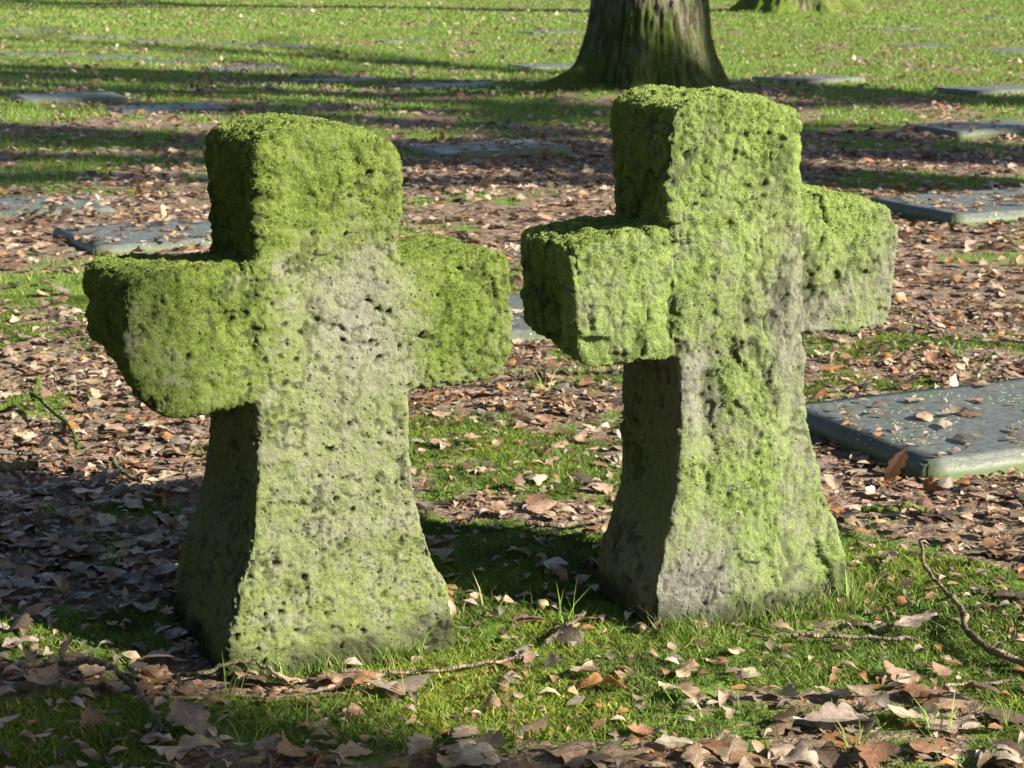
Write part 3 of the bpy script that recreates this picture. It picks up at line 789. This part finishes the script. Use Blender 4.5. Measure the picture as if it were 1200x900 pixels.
gp.append(blades(x, y, z, rng.uniform(.015, .05, n), rng.uniform(.007, .016, n), rng.uniform(.2, .9, n), green(n, (.10, .165, .026), (.185, .265, .05), .10), False))
x, y, z, g = cover_points(28, 60, 160, .35, .65); n = len(x)
gp.append(blades(x, y, z, rng.uniform(.02, .055, n), rng.uniform(.02, .04, n), rng.uniform(.2, .9, n), green(n, (.10, .165, .026), (.185, .265, .05), .10), False))
V, F, C = join(gp)
tag(obj('grass', np_mesh('grass', V, F, M['grass'], smooth=False, col=C)), 'short green grass growing through the leaves', 'grass', kind='stuff')

# ------------------------------------------------------------------ tubes, twigs
def tube(pts, rad, sides=8, wob=.0, seed=0):
    """swept tube along a smooth path; pts (n,3), rad (n,)"""
    pts = np.asarray(pts, float); rad = np.asarray(rad, float)
    tan = np.gradient(pts, axis=0); tan /= np.linalg.norm(tan, axis=1)[:, None] + 1e-9
    up = np.array([0, 0, 1.]) if abs(tan[0, 2]) < .9 else np.array([1., 0, 0])
    V = []
    for i in range(len(pts)):
        a = np.cross(tan[i], up); a /= np.linalg.norm(a) + 1e-9; b = np.cross(tan[i], a); up = -b if False else up
        th = np.linspace(0, 2 * np.pi, sides, endpoint=False)
        r = rad[i] * (1 + wob * vnoise(np.stack([np.cos(th) * 2 + i * .6, np.sin(th) * 2, th * 0 + seed], 1), seed))
        V.append(pts[i] + np.cos(th)[:, None] * a * r[:, None] + np.sin(th)[:, None] * b * r[:, None])
    n = len(pts); V = np.concatenate(V); I = np.arange(n * sides).reshape(n, sides); J = np.roll(I, -1, 1)
    F = np.stack([I[:-1], J[:-1], J[1:], I[1:]], -1).reshape(-1, 4)
    V = np.concatenate([V, pts[:1], pts[-1:]]); a, b = n * sides, n * sides + 1
    T = np.concatenate([np.stack([J[0], I[0], np.full(sides, a)], 1), np.stack([I[-1], J[-1], np.full(sides, b)], 1)])
    return V, [F, T]

def spline(p, n):
    p = np.asarray(p, float); t = np.linspace(0, len(p) - 1, n); i = np.clip(t.astype(int), 0, len(p) - 2); f = (t - i)[:, None]
    P = lambda k: p[np.clip(k, 0, len(p) - 1)]
    a, b, c, d = P(i - 1), P(i), P(i + 1), P(i + 2)
    return .5 * (2 * b + (c - a) * f + (2 * a - 5 * b + 4 * c - d) * f ** 2 + (3 * b - a - 3 * c + d) * f ** 3)

TWIGS = [('twig', 'forked grey brown twig at the lower left corner in front of the left cross', [([(-0.829, 2.857, 0), (-0.744, 2.882, 0), (-0.656, 2.843, 0.02), (-0.603, 2.802, 0.03), (-0.564, 2.761, 0.02), (-0.521, 2.692, 0.01), (-0.487, 2.615, 0)], 0.0055, 0.003), ([(-0.703, 2.849, 0.015), (-0.63, 2.841, 0.025), (-0.568, 2.786, 0.02), (-0.546, 2.768, 0.02)], 0.004, 0.002)], 0),
         ('twig', 'pale thin straight twig at the foot of the left cross', [([(-0.263, 2.901, 0), (-0.171, 2.897, 0), (-0.079, 2.912, 0), (0.04, 2.95, 0)], 0.003, 0.0025)], 0),
         ('twig', 'short pale stick leaning between the feet of the crosses', [([(0.056, 3.013, 0), (0.085, 3.05, 0.01), (0.119, 3.101, 0.02)], 0.0045, 0.004)], 0),
         ('twig', 'knobbly brown stick lying in moss left of the right cross stem', [([(0.029, 3.618, 0), (0.096, 3.601, 0.005), (0.182, 3.642, 0.008)], 0.006, 0.005)], 0.1),
         ('twig', 'long dark mossy stick behind the lower arms of the two crosses', [([(-0.119, 4.948, 0), (0.044, 5.01, 0), (0.198, 5.01, 0), (0.354, 5.042, 0)], 0.011, 0.009)], 0.55),
         ('twig', 'curving mossy branch in the grass to the right of the right cross', [([(0.733, 3.421, 0.03), (0.714, 3.28, 0.03), (0.729, 3.181, 0.02), (0.74, 3.113, 0.01), (0.724, 3.008, 0.012), (0.74, 2.923, 0.01), (0.806, 2.821, 0)], 0.003, 0.0065)], 0.3),
         ('twig', 'thin dark straight stick in front of the right cross', [([(0.455, 3.058, 0), (0.546, 3.027, 0.005), (0.639, 3.0, 0.006)], 0.004, 0.0035)], 0.2),
         ('twig', 'mossy broken branch on leaves left of the left cross arm', [([(-1.236, 4.526, 0), (-1.164, 4.563, 0.02), (-1.135, 4.61, 0.03), (-1.133, 4.662, 0.06)], 0.008, 0.005), ([(-1.164, 4.563, 0.02), (-1.092, 4.599, 0.02), (-1.06, 4.588, 0.01)], 0.004, 0.002), ([(-1.139, 4.61, 0.03), (-1.003, 4.375, 0.01), (-0.947, 4.219, 0)], 0.005, 0.004)], 0.9),
         ('twig', 'stubby greenish log end at the left edge of the photo', [([(-1.125, 4.031, 0), (-1.049, 4.014, 0.01), (-0.997, 4.035, 0.01)], 0.014, 0.011)], 0.4),
         ('twig', 'short mossy twig stub in leaves beside the left cross stem', [([(-0.845, 4.08, 0.015), (-0.809, 3.987, 0.01), (-0.758, 3.936, 0)], 0.006, 0.004)], 0.7),
         ('twig', 'bright mossy twig on the litter below the near slab', [([(0.68, 3.705, 0), (0.737, 3.676, 0.01), (0.756, 3.677, 0.02), (0.797, 3.687, 0)], 0.007, 0.004)], 0.85),
         ('twig', 'thin brown twig in the bottom right leaves', [([(0.61, 2.768, 0), (0.658, 2.786, 0.005), (0.751, 2.806, 0)], 0.003, 0.002)], 0.1),
         ('twig', 'fallen stem against the foot of the left cross', [([(-0.51, 2.849, 0), (-0.46, 2.821, 0.02), (-0.421, 2.863, 0.025), (-0.375, 2.858, 0.02), (-0.326, 2.821, 0)], 0.004, 0.0025)], 0.5)]
for name, label, paths, moss in TWIGS:
    parts = []
    for path, r0, r1 in paths:
        p = np.array([(a, b, c) for a, b, c in path]); zz = ground_z(p[:, 0], p[:, 1]); p[:, 2] += zz + .014
        n = 10 * len(p); q = spline(p, n); q += np.stack([vnoise(np.stack([np.arange(n) * .5, np.zeros(n) + k, np.zeros(n)], 1), 5 + k) * .0025 for k in range(3)], 1)
        v, f = tube(q, np.linspace(r0, r1, n) * (1 + .18 * vnoise(np.stack([np.arange(n) * .7, np.zeros(n), np.zeros(n)], 1), 77)), 8, .25, 3)
        parts.append((v, f, np.zeros((len(v), 3))))
    V, F, C = join(parts)
    tag(obj(name, np_mesh(name, V, F, M['twig'], attrs={'moss': np.full(len(V), moss)})), label, 'twig', 'twigs lying on the ground')

# ------------------------------------------------------------------ trees
def trunk_mesh(r, top, flare, lobes, seed, mossh, mat, nz=150, nt=220, ext=()):
    zs = np.concatenate([np.linspace(-.15, 1.6, int(nz * .75)), np.linspace(1.62, top, nz - int(nz * .75))]); th = np.linspace(0, 2 * np.pi, nt, endpoint=False)
    Zg, Tg = np.meshgrid(zs, th, indexing='ij')
    zc = np.clip(Zg, 0, None)
    rad = r * (1 + flare * np.exp(-zc / (.36 * r / .36))) * (1 - .28 * np.clip(zc / top, 0, 1))
    lob = 0
    rr = np.random.default_rng(seed)
    for k in range(lobes):
        c = 2 * np.pi * (k + rr.uniform(-.3, .3)) / lobes; wdt = rr.uniform(.12, .26); amp = rr.uniform(.35, 1.0)
        d = (Tg - c + np.pi) % (2 * np.pi) - np.pi
        lob = lob + amp * np.exp(-(d / wdt) ** 2)
    for c, wdt, amp, hz in ext:
        d = (Tg - c + np.pi) % (2 * np.pi) - np.pi
        rad = rad + r * amp * np.exp(-(d / wdt) ** 2) * np.exp(-(zc / hz))
    rad = rad + r * lob * (.55 * np.exp(-zc / (.5 * r)) + .12 * np.exp(-zc / (2.5 * r)))
    P = np.stack([np.cos(Tg) * 2.2, np.sin(Tg) * 2.2, Zg * .35], -1).reshape(-1, 3)
    brk = 1 - np.abs(fbm(P * np.array([7.5, 7.5, 7.]) * (r / .36), 3, seed + 3)) * 3.2
    rad = rad + (.024 * brk.reshape(rad.shape) + .02 * fbm(P * 1.5, 3, seed).reshape(rad.shape)) * np.clip(r / .36, .6, 1.4)
    V = np.stack([np.cos(Tg) * rad, np.sin(Tg) * rad, Zg], -1).reshape(-1, 3)
    n = len(zs); I = np.arange(n * nt).reshape(n, nt); J = np.roll(I, -1, 1)
    F = np.stack([I[:-1], J[:-1], J[1:], I[1:]], -1).reshape(-1, 4)
    moss = .85 - .8 * V[:, 2] / mossh + .55 * fbm(V * 2.5, 3, seed + 9)
    return np_mesh('trunk', V, F, mat, attrs={'moss': np.clip(moss, -.3, 1.2)})

def limbs(r, top, seed, mat, spread=1.0, depth=4, low=.55):
    rr = np.random.default_rng(seed); parts = []
    def grow(p, d, L, rad, lev):
        n = 7; pts = [p]; dd = d / np.linalg.norm(d)
        for i in range(n - 1):
            dd = dd + rr.normal(0, .13, 3) + np.array([0, 0, .05]); dd /= np.linalg.norm(dd); pts.append(pts[-1] + dd * L / (n - 1))
        pts = np.array(pts); rads = np.linspace(rad, rad * .45, n)
        v, f = tube(pts, rads, 7 if lev < 2 else 4); parts.append((v, f, np.zeros((len(v), 3))))
        if lev >= depth: return
        for k in range(rr.integers(3, 6)):
            i = int(rr.integers(2, n)); ax = rr.normal(0, 1, 3); nd = dd + ax / np.linalg.norm(ax) * .85; nd[2] = abs(nd[2]) * .8 if lev < 2 else nd[2]
            grow(pts[i], nd, L * rr.uniform(.5, .72), rads[i] * rr.uniform(.5, .7), lev + 1)
    grow(np.array([0, 0, top - .3]), np.array([.05, .02, 1]), top * .8, r * .66, 0)
    for k in range(6):
        a = k * 1.05 + rr.uniform(-.3, .3); z0 = top * rr.uniform(low, .97)
        grow(np.array([0, 0, z0]), np.array([math.cos(a) * spread, math.sin(a) * spread, rr.uniform(.5, 1.1)]), top * rr.uniform(.55, .8), r * rr.uniform(.3, .45), 1)
    V, F, C = join(parts)
    return np_mesh('crown', V, F, mat, attrs={'moss': np.zeros(len(V))})

def tree(name, x, y, r, top, label, seed, mat, flare=.22, lobes=6, mossh=.9, group='oak trees in the cemetery', detail=True, ext=(), depth=4, low=.55):
    e = empty(name, (x, y, float(ground_z(np.array([x]), np.array([y]))[0]) - .05)); tag(e, label, 'tree', group)
    obj('trunk', trunk_mesh(r, top, flare, lobes, seed, mossh, mat, *((150, 220) if detail else (60, 70)), ext=ext), e)
    obj('crown', limbs(r, top, seed + 1, mat, depth=depth, low=low), e)
    return e

t1, t2 = TREES
tree('oak_tree', t1[0], t1[1], .385, 7.5, 'stout oak trunk with a mossy foot behind the right cross', 301, M['bark'], .30, 6, 1.5, ext=((3.55, .16, 1.7, .12), (5.4, .3, .35, .3)))
tree('oak_tree', t2[0], t2[1], .60, 9, 'more distant oak with splayed mossy buttress roots at the top of the photo', 311, M['bark_far'], .45, 10, 1.6)

for L, d0, r, top, lab in ((17, 2.20, .42, 14, 'tall oak to the right of the photo, shading the foreground'),
                           (17, 10.3, .50, 9, 'oak right of the photo, shading the leaf litter behind the crosses'),
                           (25, 12.2, .50, 12, 'second oak right of the photo, behind the one shading the litter'),
                           (24, 15.95, .58, 12, 'oak right of the photo, level with the near oak trunk')):
    tree('oak_tree', round(.899 * L, 2), round(d0 - .438 * L, 2), r, top, lab, int(L * 7 + d0), M['bark'], .25, 6, .8, detail=False, depth=2, low=.86)


# ------------------------------------------------------------------ unseen evergreens added beside the view to keep sky off the stones
HL = new_mat('sky_blocker_leaf'); M['blocker'] = HL[0]; HL[2].inputs['Base Color'].default_value = (.018, .034, .012, 1); HL[2].inputs['Roughness'].default_value = .5
def blocker(x, y, r, h, seed, label):
    rr = np.random.default_rng(seed); e = empty('sky_blocker_tree', (x, y, 0)); tag(e, label, 'tree', 'unseen trees added to block sky light')
    q = spline([(0, 0, -.1), (.05, 0, h * .3), (-.03, .05, h * .6), (0, 0, h * .9)], 24); v, f = tube(q, np.linspace(.11, .02, 24), 10, .2, seed)
    obj('trunk', np_mesh('trunk', v, f, M['bark'], attrs={'moss': np.zeros(len(v))}), e)
    n = 26000; c = rr.normal(0, 1, (420, 3)); c /= np.linalg.norm(c, axis=1)[:, None]; c *= rr.uniform(.45, 1, (420, 1)) ** .5
    zc = (c[:, 2] * .5 + .5); wd = np.clip(1.15 - zc, .12, 1) ** .6; c = np.stack([c[:, 0] * r * wd, c[:, 1] * r * wd, .15 + zc * (h - .15)], 1)
    p = c[rr.integers(0, 420, n)] + rr.normal(0, .17, (n, 3)); p[:, 2] = np.abs(p[:, 2])
    a = rr.normal(0, 1, (n, 3)); a /= np.linalg.norm(a, axis=1)[:, None]; b = np.cross(a, rr.normal(0, 1, (n, 3))); b /= np.linalg.norm(b, axis=1)[:, None]
    L = rr.uniform(.05, .085, (n, 1)); V = np.stack([p - a * L, p + b * L * .45, p + a * L, p - b * L * .45], 1).reshape(-1, 3)
    obj('crown', np_mesh('crown', V, np.arange(n * 4).reshape(-1, 4), M['blocker'], smooth=False), e)
for hx, hy, hr, hh, hl in ((-4.6, -2.4, 1.9, 5.4, 'holly tree added to block sky, left of and behind the camera'), (-4.4, .9, 1.8, 5.8, 'holly tree added to block sky, left of the view, level with the camera'),
                           (-4.7, 4.0, 1.9, 5.2, 'holly tree added to block sky, left of the view, beside the crosses'), (-5.6, 7.2, 1.9, 5.6, 'holly tree added to block sky, left of the view, beyond the crosses'),
                           (-2.6, -5.2, 2.0, 5.5, 'holly tree added to block sky, behind the camera')):
    blocker(hx, hy, hr, hh, int(hy * 10) + 500, hl)
# ------------------------------------------------------------------ single finds on the ground
def acorn(x, y, rz, label):
    e = empty('acorn', (x, y, float(ground_z(np.array([x]), np.array([y]))[0]) + .012), rz); tag(e, label, 'acorn', 'acorns on the moss')
    th = np.linspace(0, 2 * np.pi, 16, endpoint=False)
    def lathe(name, prof, col):
        V = np.concatenate([np.stack([np.full(16, u), np.cos(th) * r, np.sin(th) * r], 1) for u, r in prof]); I = np.arange(len(V)).reshape(-1, 16); J = np.roll(I, -1, 1)
        obj(name, np_mesh(name, V, np.stack([I[:-1], J[:-1], J[1:], I[1:]], -1).reshape(-1, 4), M['leaf'], col=np.tile(col, (len(V), 1))), e)
    lathe('nut', [(-.010, .0001), (-.009, .004), (-.004, .0078), (.003, .0082), (.009, .006), (.012, .002), (.0135, .0001)], (.30, .36, .12))
    lathe('cup', [(-.0125, .0001), (-.012, .005), (-.008, .0085), (-.003, .0095), (-.003, .0086)], (.22, .17, .09))
acorn(0.052, 3.196, .6, 'pale green acorn on moss between the feet of the two crosses')
acorn(0.209, 3.091, 2.2, 'green acorn tucked against the front left foot of the right cross')

def special_leaf(x, y, L, rz, rx, q, label, k, dz=.004, on=0):
    bv, bf, bt = shapes[k]; Rm = Matrix.Rotation(rz, 3, 'Z') @ Matrix.Rotation(rx, 3, 'Y'); W = (bv @ np.array(Rm).T) * L; W[:, 2] -= W[:, 2].min()
    o = obj('oak_leaf', np_mesh('oak_leaf', W, bf, M['leaf'], col=np.array(q)[None] * bt[:, None])); o.location = (x, y, float(ground_z(np.array([x]), np.array([y]))[0]) + dz)
    tag(o, label, 'leaf', 'fallen oak leaves')
special_leaf(0.778, 3.923, .082, .5, -.95, (.42, .17, .05), 'orange oak leaf standing on edge against the corner of the near slab', 3)
special_leaf(0.651, 3.058, .075, .2, -.25, (.62, .47, .40), 'pale pinkish oak leaf lying open on grass right of the right cross', 7, .02)
special_leaf(-0.449, 2.621, .088, 2.2, -.35, (.26, .19, .15), 'big brown leaf rearing up beside the forked twig in the lower left', 12, .01)
special_leaf(0.465, 2.646, .11, .1, .1, (.34, .27, .22), 'large flat grey brown leaf in front of the right cross near the bottom edge', 15, .012)
special_leaf(0.068, 3.375, .085, 1.2, .15, (.5, .38, .3), 'pale leaf in the shade on moss between the crosses', 18, .01)
